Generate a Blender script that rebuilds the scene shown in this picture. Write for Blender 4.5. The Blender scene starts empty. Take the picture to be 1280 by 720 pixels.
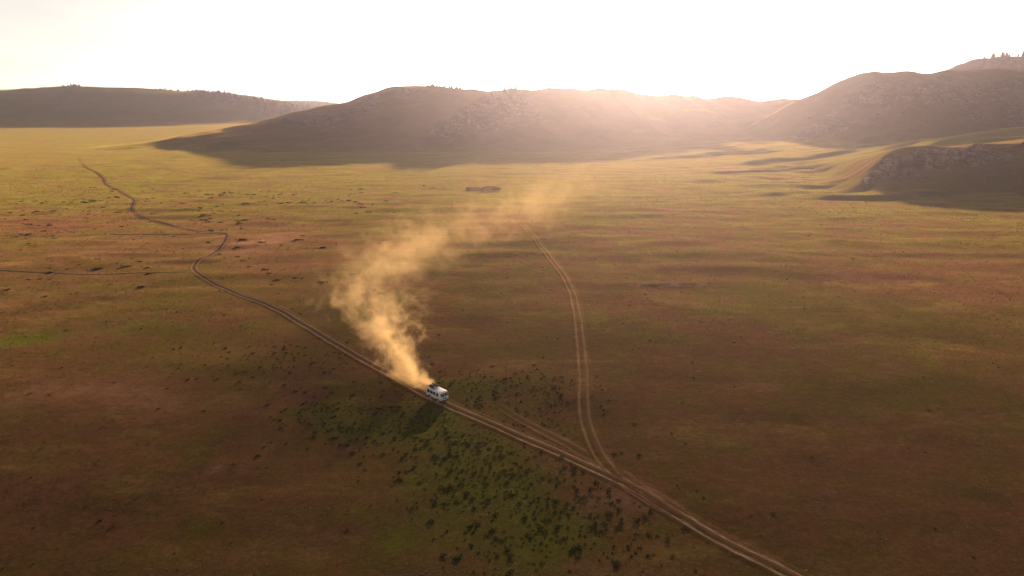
import bpy, bmesh, math, random
import numpy as np
from mathutils import Vector, Matrix

random.seed(7)
RNG = np.random.default_rng(7)
R = math.radians
sc = bpy.context.scene
COL = sc.collection

# ------------------------------------------------------------------ camera
cam = bpy.data.cameras.new('camera')
cam.sensor_width = 36.0
cam.lens = 36.0 * 865.0 / 1280.0
cam.clip_start = 0.5
cam.clip_end = 12000.0
cam_o = bpy.data.objects.new('camera', cam)
COL.objects.link(cam_o)
cam_o.location = (0, 0, 52.0)
cam_o.rotation_euler = (R(90 - 15.0), 0, 0)
sc.camera = cam_o

# ------------------------------------------------------------------ sky and sun
SUN_EL, SUN_AZ = R(10.0), R(10.5)          # azimuth measured from +Y towards +X
world = bpy.data.worlds.new('World')
sc.world = world
world.use_nodes = True
wn, wl = world.node_tree.nodes, world.node_tree.links
wn.clear()
wo = wn.new('ShaderNodeOutputWorld')
bg = wn.new('ShaderNodeBackground')
sky = wn.new('ShaderNodeTexSky')
sky.sky_type = 'NISHITA'
sky.sun_disc = False
sky.sun_elevation = SUN_EL
sky.sun_rotation = SUN_AZ
sky.altitude = 1300
sky.air_density = 1.0
sky.dust_density = 1.5
sky.ozone_density = 1.0
bg.inputs['Strength'].default_value = 0.06
# thin high veil of cloud: takes most of the colour out of the sky
tcw = wn.new('ShaderNodeTexCoord')
mpw = wn.new('ShaderNodeMapping'); mpw.inputs['Scale'].default_value = (1.0, 1.0, 5.0)
nzw = wn.new('ShaderNodeTexNoise'); nzw.inputs['Scale'].default_value = 2.2; nzw.inputs['Detail'].default_value = 6; nzw.inputs['Roughness'].default_value = 0.6
mrw = wn.new('ShaderNodeMapRange'); mrw.inputs[1].default_value = 0.35; mrw.inputs[2].default_value = 0.7; mrw.inputs[3].default_value = 1.25; mrw.inputs[4].default_value = 1.5
hsw = wn.new('ShaderNodeHueSaturation'); hsw.inputs['Saturation'].default_value = 0.25
wl.new(tcw.outputs['Generated'], mpw.inputs[0]); wl.new(mpw.outputs[0], nzw.inputs['Vector'])
wl.new(nzw.outputs[0], mrw.inputs[0]); wl.new(mrw.outputs[0], hsw.inputs['Value'])
wl.new(sky.outputs[0], hsw.inputs['Color'])
warm = wn.new('ShaderNodeMix'); warm.data_type = 'RGBA'; warm.blend_type = 'MULTIPLY'
warm.inputs[0].default_value = 1.0; warm.inputs[7].default_value = (1.06, 0.98, 0.90, 1)
wl.new(hsw.outputs[0], warm.inputs[6])
wl.new(warm.outputs[2], bg.inputs['Color'])
wl.new(bg.outputs[0], wo.inputs['Surface'])

sun = bpy.data.lights.new('sun', 'SUN')
sun.energy = 5.0
sun.angle = R(1.0)
sun.color = (1.0, 0.70, 0.39)
sun_o = bpy.data.objects.new('sun', sun)
COL.objects.link(sun_o)
sdir = Vector((math.sin(SUN_AZ) * math.cos(SUN_EL), math.cos(SUN_AZ) * math.cos(SUN_EL), math.sin(SUN_EL)))
sun_o.rotation_euler = sdir.to_track_quat('Z', 'Y').to_euler()
sun_o.location = (200, 400, 300)

vs = sc.view_settings
vs.view_transform = 'Standard'
vs.look = 'None'
vs.gamma = 1.0
vs.use_curve_mapping = False
vs.exposure = 1.0
sc.render.engine = 'CYCLES'
cy = sc.cycles
cy.use_denoising = True
cy.max_bounces = 5
cy.diffuse_bounces = 2
cy.glossy_bounces = 2
cy.transmission_bounces = 3
cy.volume_bounces = 1
cy.transparent_max_bounces = 8
cy.volume_max_steps = 256
cy.sample_clamp_indirect = 4.0
cy.caustics_reflective = False
cy.caustics_refractive = False

# ------------------------------------------------------------------ helpers
def tag(o, label=None, cat=None, group=None, kind=None):
    if label: o['label'] = label
    if cat: o['category'] = cat
    if group: o['group'] = group
    if kind: o['kind'] = kind
    return o

def link(o, parent=None):
    COL.objects.link(o)
    if parent is not None:
        o.parent = parent
    return o

def empty(name, loc=(0, 0, 0), rz=0.0):
    o = bpy.data.objects.new(name, None)
    o.empty_display_size = 0.3
    o.location = loc
    o.rotation_euler = (0, 0, rz)
    return link(o)

def bm_obj(name, bm, mat, parent=None, smooth=False):
    me = bpy.data.meshes.new(name)
    bm.normal_update()
    bm.to_mesh(me)
    bm.free()
    me.materials.append(mat)
    if smooth:
        me.polygons.foreach_set('use_smooth', [True] * len(me.polygons))
    return link(bpy.data.objects.new(name, me), parent)

def mesh_np(name, verts, faces, mat, smooth=True, attrs=None):
    """verts (n,3), faces (m,k) numpy -> mesh data"""
    me = bpy.data.meshes.new(name)
    verts = np.asarray(verts, np.float32)
    faces = np.asarray(faces, np.int32)
    k = faces.shape[1]
    me.vertices.add(len(verts))
    me.vertices.foreach_set('co', verts.ravel())
    me.loops.add(faces.size)
    me.loops.foreach_set('vertex_index', faces.ravel())
    me.polygons.add(len(faces))
    me.polygons.foreach_set('loop_start', np.arange(0, faces.size, k, dtype=np.int32))
    me.polygons.foreach_set('use_smooth', np.full(len(faces), smooth, dtype=bool))
    me.update(calc_edges=True)
    for n, v in (attrs or {}).items():
        a = me.attributes.new(n, 'FLOAT', 'POINT')
        a.data.foreach_set('value', np.asarray(v, np.float32).ravel())
    if mat: me.materials.append(mat)
    return me

# vectorised gradient noise
_P = RNG.permutation(512)
_A = RNG.random(512) * 2 * math.pi
def gnoise(x, y, seed=0):
    x = np.asarray(x, float); y = np.asarray(y, float)
    xi = np.floor(x).astype(int); yi = np.floor(y).astype(int)
    fx = x - xi; fy = y - yi
    def g(ix, iy, dx, dy):
        h = _A[(_P[(ix + seed * 31) & 511] + iy * 7 + _P[iy & 511]) & 511]
        return np.cos(h) * dx + np.sin(h) * dy
    u = fx * fx * fx * (fx * (fx * 6 - 15) + 10)
    v = fy * fy * fy * (fy * (fy * 6 - 15) + 10)
    a = g(xi, yi, fx, fy); b = g(xi + 1, yi, fx - 1, fy)
    c = g(xi, yi + 1, fx, fy - 1); d = g(xi + 1, yi + 1, fx - 1, fy - 1)
    return (a + (b - a) * u) * (1 - v) + (c + (d - c) * u) * v
def fbm(x, y, seed=0, octv=4, gain=0.5):
    s = 0; a = 1.0; f = 1.0
    for o in range(octv):
        s = s + a * gnoise(x * f, y * f, seed + o)
        a *= gain; f *= 2.03
    return s
def ridged(x, y, seed=0, octv=4):
    s = 0; a = 1.0; f = 1.0
    for o in range(octv):
        s = s + a * (1 - np.abs(gnoise(x * f, y * f, seed + o)) * 2.2)
        a *= 0.5; f *= 2.1
    return s - 0.9
def sst(e0, e1, v):
    t = np.clip((v - e0) / (e1 - e0), 0, 1)
    return t * t * (3 - 2 * t)
def blob(x, y, cx, cy_, rx, ry, rot=0.0):
    c, s = math.cos(rot), math.sin(rot)
    dx, dy = x - cx, y - cy_
    return np.exp(-(((dx * c + dy * s) / rx) ** 2 + ((-dx * s + dy * c) / ry) ** 2))

# ------------------------------------------------------------------ node helper
class NT:
    def __init__(self, name):
        self.m = bpy.data.materials.new(name)
        self.m.use_nodes = True
        self.t = self.m.node_tree
        self.t.nodes.clear()
        self.out = self.t.nodes.new('ShaderNodeOutputMaterial')
    def n(self, typ, **kw):
        nd = self.t.nodes.new(typ)
        for k, v in kw.items(): setattr(nd, k, v)
        return nd
    def put(self, sock, v):
        if isinstance(v, bpy.types.NodeSocket): self.t.links.new(v, sock)
        elif isinstance(v, (tuple, list)) and len(v) == 3 and sock.type == 'RGBA': sock.default_value = (*v, 1)
        else: sock.default_value = v
    def math(self, op, a, b=None, c=None, clamp=False):
        nd = self.n('ShaderNodeMath', operation=op, use_clamp=clamp)
        self.put(nd.inputs[0], a)
        if b is not None: self.put(nd.inputs[1], b)
        if c is not None: self.put(nd.inputs[2], c)
        return nd.outputs[0]
    def mix(self, f, a, b):
        nd = self.n('ShaderNodeMix', data_type='RGBA')
        self.put(nd.inputs[0], f); self.put(nd.inputs[6], a); self.put(nd.inputs[7], b)
        return nd.outputs[2]
    def ramp(self, v, e0, e1, o0=0.0, o1=1.0):
        nd = self.n('ShaderNodeMapRange', interpolation_type='SMOOTHSTEP')
        self.put(nd.inputs[0], v)
        for i, q in enumerate((e0, e1, o0, o1)): self.put(nd.inputs[1 + i], q)
        return nd.outputs[0]
    def attr(self, name):
        return self.n('ShaderNodeAttribute', attribute_name=name).outputs['Fac']
    def noise(self, vec, scale, detail=4.0, rough=0.55, dist=0.0):
        nd = self.n('ShaderNodeTexNoise')
        self.put(nd.inputs['Vector'], vec)
        nd.inputs['Scale'].default_value = scale
        nd.inputs['Detail'].default_value = detail
        nd.inputs['Roughness'].default_value = rough
        nd.inputs['Distortion'].default_value = dist
        return nd.outputs[0]
    def mapv(self, vec, scale=(1, 1, 1), loc=(0, 0, 0), rot=(0, 0, 0)):
        nd = self.n('ShaderNodeMapping')
        self.put(nd.inputs[0], vec)
        nd.inputs[1].default_value = loc; nd.inputs[2].default_value = rot; nd.inputs[3].default_value = scale
        return nd.outputs[0]
    def pbr(self, color, rough=0.9, **kw):
        nd = self.n('ShaderNodeBsdfPrincipled')
        self.put(nd.inputs['Base Color'], color)
        self.put(nd.inputs['Roughness'], rough)
        for k, v in kw.items(): self.put(nd.inputs[k.replace('_', ' ')], v)
        self.t.links.new(nd.outputs[0], self.out.inputs['Surface'])
        return nd

DRY = (0.084, 0.038, 0.023)
OLIVE = (0.064, 0.047, 0.011)
STRAW = (0.128, 0.082, 0.027)
GREEN = (0.058, 0.062, 0.009)
ROCK = (0.180, 0.120, 0.126)
SOIL = (0.124, 0.062, 0.043)

def ground_material(name, track=False, faint=1.0, mid_w=0.5, sh_w=0.35, bare_w=0.95):
    T = NT(name)
    pos = T.n('ShaderNodeNewGeometry').outputs['Position']
    big = T.noise(pos, 0.018, 5, 0.6, 0.6)
    mid = T.noise(pos, 0.11, 5, 0.62, 0.3)
    mid2 = T.noise(T.mapv(pos, (0.6, 1.5, 1), (40, 9, 0), (0, 0, 0.35)), 0.05, 5, 0.65, 0.8)
    fine = T.noise(pos, 1.4, 4, 0.7)
    grain = T.noise(pos, 5.0, 3, 0.7)
    c = T.mix(T.ramp(T.math('ADD', T.math('MULTIPLY', big, 0.6), T.math('MULTIPLY', mid, 0.4)), 0.38, 0.62), DRY, OLIVE)
    c = T.mix(T.math('MULTIPLY', T.ramp(mid2, 0.52, 0.72), 0.75), c, STRAW)
    c = T.mix(T.math('MULTIPLY', T.ramp(mid2, 0.44, 0.30), 0.6), c, (0.060, 0.038, 0.016))
    pat = T.noise(T.mapv(pos, (0.75, 1.5, 1), (71, 13, 0), (0, 0, -0.12)), 0.10, 5, 0.68, 0.7)
    c = T.mix(T.math('MULTIPLY', T.ramp(pat, 0.54, 0.70), 0.55), c, (0.118, 0.060, 0.041))
    c = T.mix(T.math('MULTIPLY', T.ramp(pat, 0.45, 0.30), 0.55), c, (0.040, 0.031, 0.009))
    g = T.math('ADD', T.attr('green'), T.math('MULTIPLY', T.math('SUBTRACT', mid, 0.5), 1.1))
    c = T.mix(T.math('MULTIPLY', T.ramp(g, 0.3, 0.95), 0.8), c, GREEN)
    far_g = T.ramp(T.math('ADD', T.attr('meadow'), T.math('MULTIPLY', T.math('SUBTRACT', T.math('ADD', T.math('MULTIPLY', mid, 0.5), T.math('MULTIPLY', mid2, 0.5)), 0.5), 3.0)), 0.1, 1.0)
    c = T.mix(T.math('MULTIPLY', far_g, 0.85), c, (0.078, 0.074, 0.012))
    b = T.math('ADD', T.attr('bare'), T.math('MULTIPLY', T.math('SUBTRACT', mid, 0.5), 1.2))
    c = T.mix(T.math('MULTIPLY', T.ramp(b, 0.35, 0.85), 0.85), c, SOIL)
    rk = T.noise(pos, 0.35, 6, 0.7, 0.5)
    rmask = T.ramp(T.math('ADD', T.attr('rock'), T.math('MULTIPLY', T.math('SUBTRACT', rk, 0.5), 1.3)), 0.35, 0.65)
    crag = T.noise(T.mapv(pos, (1, 1, 2.2), (0, 0, 0), (0.3, 0.2, 0.5)), 0.11, 6, 0.72, 1.2)
    rcol = T.mix(T.ramp(crag, 0.42, 0.66), (0.030, 0.019, 0.019), ROCK)
    rcol = T.mix(T.ramp(rk, 0.55, 0.38), rcol, (0.055, 0.036, 0.032))
    c = T.mix(rmask, c, rcol)
    # fine value break-up: bare crumbs, dead grass, droppings
    sm = T.noise(T.mapv(pos, (0.7, 1.2, 1)), 0.45, 5, 0.7, 0.4)
    c = T.mix(T.ramp(sm, 0.36, 0.64), T.mix(0.30, c, (0.022, 0.016, 0.006)), c)
    v = T.math('ADD', T.math('MULTIPLY', fine, 0.9), T.math('MULTIPLY', grain, 0.5))
    c = T.mix(T.ramp(v, 0.45, 0.95, 0.0, 1.0), T.mix(0.50, c, (0.014, 0.010, 0.005)), c)
    c = T.mix(T.math('MULTIPLY', T.ramp(v, 0.80, 1.05), 0.35), c, STRAW)
    if track:
        a = T.attr('across')
        wob = T.math('MULTIPLY', T.math('SUBTRACT', T.noise(pos, 0.5, 4, 0.6), 0.5), 0.5)
        aw = T.math('ADD', a, wob)
        d = T.math('ABSOLUTE', T.math('SUBTRACT', T.math('ABSOLUTE', aw), 0.78))
        nn = T.noise(pos, 0.9, 5, 0.7)
        lo_n = T.noise(T.mapv(pos, (1, 1, 1), (7, 31, 0)), 0.16, 4, 0.65)
        rut = T.ramp(T.math('ADD', d, T.math('ADD', T.math('MULTIPLY', T.math('SUBTRACT', nn, 0.5), 0.7), T.math('MULTIPLY', T.math('SUBTRACT', lo_n, 0.5), 0.7))), 0.40, 0.08)
        mid_ = T.ramp(T.math('ABSOLUTE', aw), 0.75, 0.35)
        c = T.mix(T.math('MULTIPLY', mid_, T.math('MULTIPLY', T.attr('fade'), mid_w * faint)), c, (0.060, 0.038, 0.020))
        fd = T.math('MULTIPLY', T.attr('fade'), faint)
        sh = T.ramp(T.math('ADD', T.math('ABSOLUTE', aw), T.math('MULTIPLY', nn, 0.8)), 2.1, 1.2)
        c = T.mix(T.math('MULTIPLY', sh, T.math('MULTIPLY', fd, sh_w)), c, (0.095, 0.052, 0.030))
        rc = T.mix(T.ramp(nn, 0.3, 0.7), (0.115, 0.070, 0.048), (0.265, 0.176, 0.130))
        c = T.mix(T.math('MULTIPLY', rut, fd), c, rc)
    bmp = T.n('ShaderNodeBump')
    bmp.inputs['Strength'].default_value = 0.35
    bmp.inputs['Distance'].default_value = 0.12
    hgt = T.math('ADD', T.math('MULTIPLY', fine, 0.8), T.math('ADD', T.math('MULTIPLY', grain, 0.25), T.math('MULTIPLY', T.math('MULTIPLY', rk, T.attr('rock')), 8.0)))
    T.put(bmp.inputs['Height'], hgt)
    tint = T.n('ShaderNodeVectorMath', operation='SCALE'); T.put(tint.inputs[0], c); tint.inputs['Scale'].default_value = 9.0
    sw = T.math('MULTIPLY', 0.36, T.math('SUBTRACT', 1.0, T.math('MULTIPLY', rmask, 0.8)))
    if track: sw = T.math('MULTIPLY', sw, T.math('SUBTRACT', 1.0, T.math('MULTIPLY', T.math('MAXIMUM', rut, T.math('MULTIPLY', sh, 0.9 * sh_w / 0.35)), T.math('MULTIPLY', fd, bare_w))))
    T.pbr(c, 1.0, Normal=bmp.outputs[0], Specular_IOR_Level=0.0,
          Sheen_Weight=sw, Sheen_Roughness=0.27, Sheen_Tint=tint.outputs[0])
    return T.m

M_GROUND = ground_material('steppe_ground')
M_TRACK = ground_material('dirt_track', True)
M_SECOND = ground_material('second_track', True, 1.0, 0.10, 0.08, 0.45)
M_FAINT = ground_material('faint_track', True, 0.35)

def simple(name, col, rough=0.8, var=0.25, scale=3.0, spec=0.3, metal=0.0, trans=0.0):
    T = NT(name)
    pos = T.n('ShaderNodeTexCoord').outputs['Object']
    oi = T.n('ShaderNodeObjectInfo').outputs['Random']
    nz = T.noise(pos, scale, 4, 0.65)
    dark = tuple(c * (1 - var) for c in col); lite = tuple(min(1, c * (1 + var)) for c in col)
    c = T.mix(T.math('ADD', T.math('MULTIPLY', T.ramp(nz, 0.3, 0.7), 0.55), T.math('MULTIPLY', oi, 0.45)), dark, lite)
    p = T.pbr(c, rough, Specular_IOR_Level=spec, Metallic=metal)
    if trans > 0:
        tr = T.n('ShaderNodeBsdfTranslucent'); T.put(tr.inputs[0], c)
        mx = T.n('ShaderNodeMixShader'); mx.inputs[0].default_value = trans
        T.t.links.new(p.outputs[0], mx.inputs[1]); T.t.links.new(tr.outputs[0], mx.inputs[2])
        T.t.links.new(mx.outputs[0], T.out.inputs['Surface'])
    return T.m

M_SHRUB = simple('shrub_leaf', (0.020, 0.026, 0.006), 0.9, 0.5, 2.0, 0.05, trans=0.3)
M_NEEDLE = simple('larch_needles', (0.022, 0.027, 0.012), 0.9, 0.4, 1.0, 0.05, trans=0.06)
M_BARK = simple('bark', (0.075, 0.052, 0.038), 0.9, 0.3, 2.0)
M_STONE = simple('boulder_stone', (0.080, 0.052, 0.046), 0.9, 0.7, 1.3)
M_WOOD = simple('weathered_boards', (0.105, 0.055, 0.040), 0.85, 0.4, 1.5)

def grass_material():
    T = NT('grass_blades')
    t = T.attr('tint')
    g = T.attr('green')
    c = T.mix(t, (0.066, 0.033, 0.015), (0.098, 0.064, 0.019))
    c = T.mix(g, c, (0.055, 0.066, 0.012))
    p = T.pbr(c, 0.7, Specular_IOR_Level=0.25)
    tr = T.n('ShaderNodeBsdfTranslucent'); T.put(tr.inputs[0], c)
    mx = T.n('ShaderNodeMixShader'); mx.inputs[0].default_value = 0.4
    T.t.links.new(p.outputs[0], mx.inputs[1]); T.t.links.new(tr.outputs[0], mx.inputs[2])
    T.t.links.new(mx.outputs[0], T.out.inputs['Surface'])
    return T.m
M_GRASS = grass_material()

# ------------------------------------------------------------------ the plain
def plain_h(x, y):
    z = 0.9 * fbm(x / 90, y / 70, 3, 3) + 0.22 * fbm(x / 17, y / 14, 11, 3)
    # broad swell on the right that rises to the foot of the hills
    z = z + 11.0 * sst(40, 330, x) * sst(470, 800, y) * (1 - 0.6 * sst(900, 1300, y))
    # low banks and sheep terraces on the swell, running obliquely
    m = sst(60, 220, x) * sst(300, 430, y) * (1 - sst(850, 950, y))
    q = y * 0.94 - x * 0.30
    w = fbm(x / 60, y / 60, 21, 2) * 16
    z = z + m * 3.2 * (sst(0.0, 0.28, gnoise(x / 170, (q + w) / 30, 25)) - 0.4) * sst(-.15, .25, gnoise(x / 90, q / 60, 29))
    z = z + m * 1.6 * (sst(0.05, 0.25, gnoise(x / 110, (q + 0.7 * w) / 15, 45)) - 0.4) * sst(-.1, .3, gnoise(x / 60, q / 40, 49))
    far = sst(150, 260, y)
    z = z + far * 0.5 * ridged(x / 60, y / 22, 33, 2)
    return z * sst(-60, 30, y + 60)

fx = np.arange(-330, 431, 2.5)
gl = -330 - np.cumsum(2.5 * 1.09 ** np.arange(1, 60)); gl = gl[gl > -3100]
gr = 430 + np.cumsum(2.5 * 1.09 ** np.arange(1, 60)); gr = gr[gr < 3100]
GX = np.concatenate([gl[::-1], fx, gr])
fy = np.arange(45, 720, 2.5)
gf = fy[-1] + np.cumsum(2.5 * 1.07 ** np.arange(1, 80)); gf = gf[gf < 3400]
GY = np.concatenate([np.arange(-300, 45, 15.0), fy, gf])
XX, YY = np.meshgrid(GX, GY)
GZ = plain_h(XX, YY)
# bare and green patches of the plain (where things grow)
def green_map(x, y):
    g = 0.9 * blob(x, y, -17, 107, 15, 10) + 0.8 * blob(x, y, -5, 92, 11, 12) + 0.75 * blob(x, y, 3, 76, 13, 12)
    g = g + 0.55 * blob(x, y, -4, 123, 13, 7) + 0.6 * blob(x, y, -34, 112, 8, 6) + 0.8 * blob(x, y, -112, 148, 13, 8)
    g = g + 0.55 * blob(x, y, -95, 160, 30, 10) + 0.5 * blob(x, y, -16, 75, 10, 8) + 0.6 * blob(x, y, -130, 195, 40, 8)
    g = g + 0.45 * blob(x, y, -60, 300, 40, 60) + 0.35 * blob(x, y, -10, 205, 40, 60) + 0.42 * blob(x, y, 60, 240, 60, 60)
    g = g + 0.5 * blob(x, y, -42, 91, 9, 4) + 0.35 * sst(300, 520, y)
    return g
def bare_map(x, y):
    b = 0.7 * blob(x, y, 12, 84, 8, 6) + 0.9 * blob(x, y, 19.5, 83.5, 6, 2.2, -0.95) + 0.5 * blob(x, y, 5, 112, 9, 4) + 0.6 * blob(x, y, 46, 199, 24, 4)
    b = b + 0.6 * blob(x, y, -75, 118, 30, 12) + 0.55 * blob(x, y, -95, 260, 18, 40) + 0.4 * blob(x, y, 100, 180, 50, 20)
    b = b + 0.45 * blob(x, y, -150, 250, 60, 40) + 0.45 * blob(x, y, -60, 150, 25, 12) + 0.35 * blob(x, y, -80, 90, 60, 25)
    return b
def meadow_map(x, y):
    return 0.62 * sst(150, 420, y) + 0.2 * blob(x, y, 40, 170, 60, 60) - 0.35 * blob(x, y, -190, 260, 110, 70)
def rock_map(x, y):
    return 0.75 * blob(x, y, 48, 199, 20, 2.6, 0.05) + 0.6 * blob(x, y, 43, 86, 4, 2.0) + 0.5 * blob(x, y, -42, 91, 8, 3.0) + 0.55 * blob(x, y, 70, 150, 7, 2.2)

def grid_faces(ny, nx):
    idx = np.arange(ny * nx).reshape(ny, nx)
    return np.stack([idx[:-1, :-1], idx[:-1, 1:], idx[1:, 1:], idx[1:, :-1]], -1).reshape(-1, 4)
me = mesh_np('ground', np.stack([XX, YY, GZ], -1).reshape(-1, 3), grid_faces(len(GY), len(GX)), M_GROUND,
             attrs={'green': green_map(XX, YY), 'bare': bare_map(XX, YY), 'rock': rock_map(XX, YY), 'meadow': meadow_map(XX, YY)})
tag(link(bpy.data.objects.new('ground', me)), 'open dry steppe plain of mottled brown and olive grass', kind='structure')

def gz(x, y):
    x = np.asarray(x, float); y = np.asarray(y, float)
    i = np.clip(np.searchsorted(GX, x) - 1, 0, len(GX) - 2); j = np.clip(np.searchsorted(GY, y) - 1, 0, len(GY) - 2)
    u = (x - GX[i]) / (GX[i + 1] - GX[i]); v = (y - GY[j]) / (GY[j + 1] - GY[j])
    return (GZ[j, i] * (1 - u) + GZ[j, i + 1] * u) * (1 - v) + (GZ[j + 1, i] * (1 - u) + GZ[j + 1, i + 1] * u) * v

# ------------------------------------------------------------------ hills
HILLS = {}
def smooth_interp(x, xs, ys, k=6.0):
    s = 0
    for d in (-1.5, -1, -.5, 0, .5, 1, 1.5):
        s = s + np.interp(x + d * k, xs, ys)
    return s / 7
def hill(name, label, pts, step, rocks, seed, yr, amp=5.0, gully=3.0, rock_amp=2.5, extra=None, k=8.0, rs=24.0, g0=0.25, md=0.15):
    """pts: x, crest y, crest height, front width, back width"""
    P = np.array(pts, float)
    xs = np.arange(P[0, 0], P[-1, 0] + step, step)
    ys = np.arange(yr[0], yr[1] + step, step)
    X, Y = np.meshgrid(xs, ys)
    wx = X + 14 * fbm(X / 120, Y / 120, seed + 40, 2)
    yc, h, wf, wb = [smooth_interp(wx, P[:, 0], P[:, i], k) for i in (1, 2, 3, 4)]
    d = yc - Y
    s = np.clip(1 - np.where(d > 0, d / wf, -d / wb), 0, 1)
    prof = 0.5 * s * s * (3 - 2 * s) + 0.5 * s ** 1.5
    rk = np.zeros_like(X)
    for (cx, cy_, rx, ry, rot, v) in rocks:
        rk = rk + v * blob(X, Y, cx, cy_, rx, ry, rot)
    rk = np.clip(rk * (0.75 + 0.9 * fbm(X / 35, Y / 35, seed + 9, 3)), 0, 1)
    f = h * prof
    if extra is not None: f = np.maximum(f, extra(X, Y))
    env = sst(0, 0.25, prof) * np.minimum(1, h / 40)
    f = f + env * (amp * fbm(X / 130, Y / 90, seed, 3) * 0.6 - gully * np.abs(gnoise(X / 55 + 0.25 * Y / 55, Y / 160, seed + 5)) + 0.5 * fbm(X / 18, Y / 18, seed + 2, 3))
    f = f + rk * rock_amp * (ridged(X / rs, Y / (0.7 * rs), seed + 7, 5) + 0.15)
    Z = gz(X, Y) + f - 0.35
    HILLS[name] = (xs, ys, Z)
    up = sst(0.02, 0.4, f / max(8.0, 0.6 * float(P[:, 2].max())))
    g = (g0 + 0.5 * fbm(X / 80, Y / 80, seed + 17, 3)) * up + green_map(X, Y) * (1 - up)
    me = mesh_np(name, np.stack([X, Y, Z], -1).reshape(-1, 3), grid_faces(len(ys), len(xs)), M_GROUND,
                 attrs={'green': g, 'bare': np.zeros_like(X), 'rock': rk, 'meadow': md * up + meadow_map(X, Y) * (1 - up)})
    return tag(link(bpy.data.objects.new(name, me)), label, kind='structure')
def crest(name, x, y, r=60):
    """y of the local ridge top near (x, y)"""
    xs, ys, Z = HILLS[name]
    i = min(max(int((x - xs[0]) / (xs[1] - xs[0])), 0), len(xs) - 1)
    sel = np.where(np.abs(ys - y) < r)[0]
    return float(ys[sel[np.argmax(Z[sel, i])]])
def hz(name, x, y):
    xs, ys, Z = HILLS[name]
    i = min(max(int((x - xs[0]) / (xs[1] - xs[0])), 0), len(xs) - 1); j = min(max(int((y - ys[0]) / (ys[1] - ys[0])), 0), len(ys) - 1)
    return float(max(Z[j, i], gz(x, y)))

def spur(X, Y):
    f = np.zeros_like(X)
    S = [(15, 990, 68, 60), (3, 960, 65, 62), (-14, 928, 60, 66), (-46, 880, 48, 62), (-73, 835, 27, 52), (-97, 790, 3, 40)]
    for (a, b) in zip(S[:-1], S[1:]):
        ax, ay, ah, aw = a; bx_, by, bh, bw = b
        t = np.clip(((X - ax) * (bx_ - ax) + (Y - ay) * (by - ay)) / ((bx_ - ax) ** 2 + (by - ay) ** 2), 0, 1)
        d = np.hypot(X - ax - t * (bx_ - ax), Y - ay - t * (by - ay))
        s = np.clip(1 - d / (aw + (bw - aw) * t), 0, 1)
        f = np.maximum(f, (ah + (bh - ah) * t) * s * s * (3 - 2 * s))
    return f
hill('hill_centre', 'long bare hill with rocky spur, backlit by the low sun',
     [(-520, 860, 0, 60, 60), (-454, 880, 6, 90, 90), (-407, 900, 14, 120, 120), (-356, 930, 26, 170, 170), (-314, 950, 37, 190, 200), (-279, 960, 45, 210, 220),
      (-218, 975, 54, 225, 250), (-186, 985, 66, 235, 260), (-166, 1000, 75, 240, 280), (-133, 1000, 79, 245, 300), (-89, 1000, 76, 245, 300),
      (-44, 1000, 72, 245, 300), (0, 1000, 71, 240, 300), (67, 1010, 72, 235, 300), (136, 1020, 71, 230, 300), (184, 1030, 64, 220, 300),
      (267, 1040, 56, 200, 300), (340, 1050, 50, 190, 300), (438, 1060, 49, 190, 300), (560, 1060, 47, 190, 260), (640, 1060, 0, 100, 100)],
     3.0, [(-32, 892, 75, 32, 1.0, 1.2), (-70, 835, 40, 26, 0.9, 1.1), (8, 905, 30, 26, 0.6, 0.8), (-215, 900, 50, 40, 0.3, 1.0), (-150, 955, 50, 25, 0, 0.7), (-275, 905, 35, 22, 0, 0.9), (15, 900, 30, 35, 0, 0.5)],
     101, (690, 1330), 8, 9, 7.0, spur)
hill('hill_right', 'steep stony brown hill in shade at the right of the meadow',
     [(262, 890, 0, 60, 60), (290, 895, 5, 45, 80), (318, 900, 20, 80, 120), (352, 905, 36, 120, 160), (376, 905, 50, 150, 200), (404, 905, 63, 170, 240),
      (437, 905, 75, 170, 260), (461, 905, 79, 170, 280), (538, 900, 80, 175, 280), (637, 900, 84, 190, 280), (760, 900, 88, 200, 280), (1000, 900, 80, 200, 280), (1150, 900, 0, 100, 100)],
     3.0, [(400, 830, 60, 40, 0.5, 0.75), (480, 850, 70, 35, 0.2, 0.8), (560, 820, 60, 35, 0.3, 0.8), (330, 815, 35, 25, 0.5, 0.6), (640, 840, 70, 40, 0, 0.6)],
     207, (660, 1190), 3, 7, 7.5)
hill('hill_far_right', 'distant stony hilltop with a row of larches, behind the right hill',
     [(620, 1300, 0, 100, 100), (700, 1300, 80, 220, 220), (735, 1300, 94, 240, 240), (784, 1300, 106, 240, 240), (824, 1300, 122, 250, 240), (860, 1300, 126, 250, 240),
      (890, 1300, 124, 250, 240), (916, 1300, 130, 250, 240), (1015, 1300, 137, 250, 240), (1200, 1300, 110, 250, 240), (1350, 1300, 0, 100, 100)],
     6.0, [(830, 1270, 60, 40, 0, 0.8), (930, 1270, 80, 40, 0, 0.8)], 311, (1040, 1550), 4, 4, 6)
hill('hill_left', 'broad smooth grassy hill in blue haze beyond the plain',
     [(-2700, 2000, 0, 200, 200), (-2300, 2000, 80, 480, 480), (-1867, 2000, 87, 480, 500), (-1422, 2000, 91, 470, 500), (-1288, 2000, 94, 470, 500), (-1220, 2000, 99, 470, 500),
      (-1132, 2000, 96, 460, 500), (-977, 2000, 91, 450, 500), (-845, 2000, 83, 440, 500), (-757, 2000, 70, 420, 450), (-692, 2000, 57, 400, 400),
      (-604, 2000, 44, 380, 400), (-493, 2000, 26, 300, 350), (-380, 2000, 0, 150, 150)],
     14.0, [], 401, (1480, 2540), 5, 6, 2, k=30, g0=1.1, md=0.5)
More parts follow.
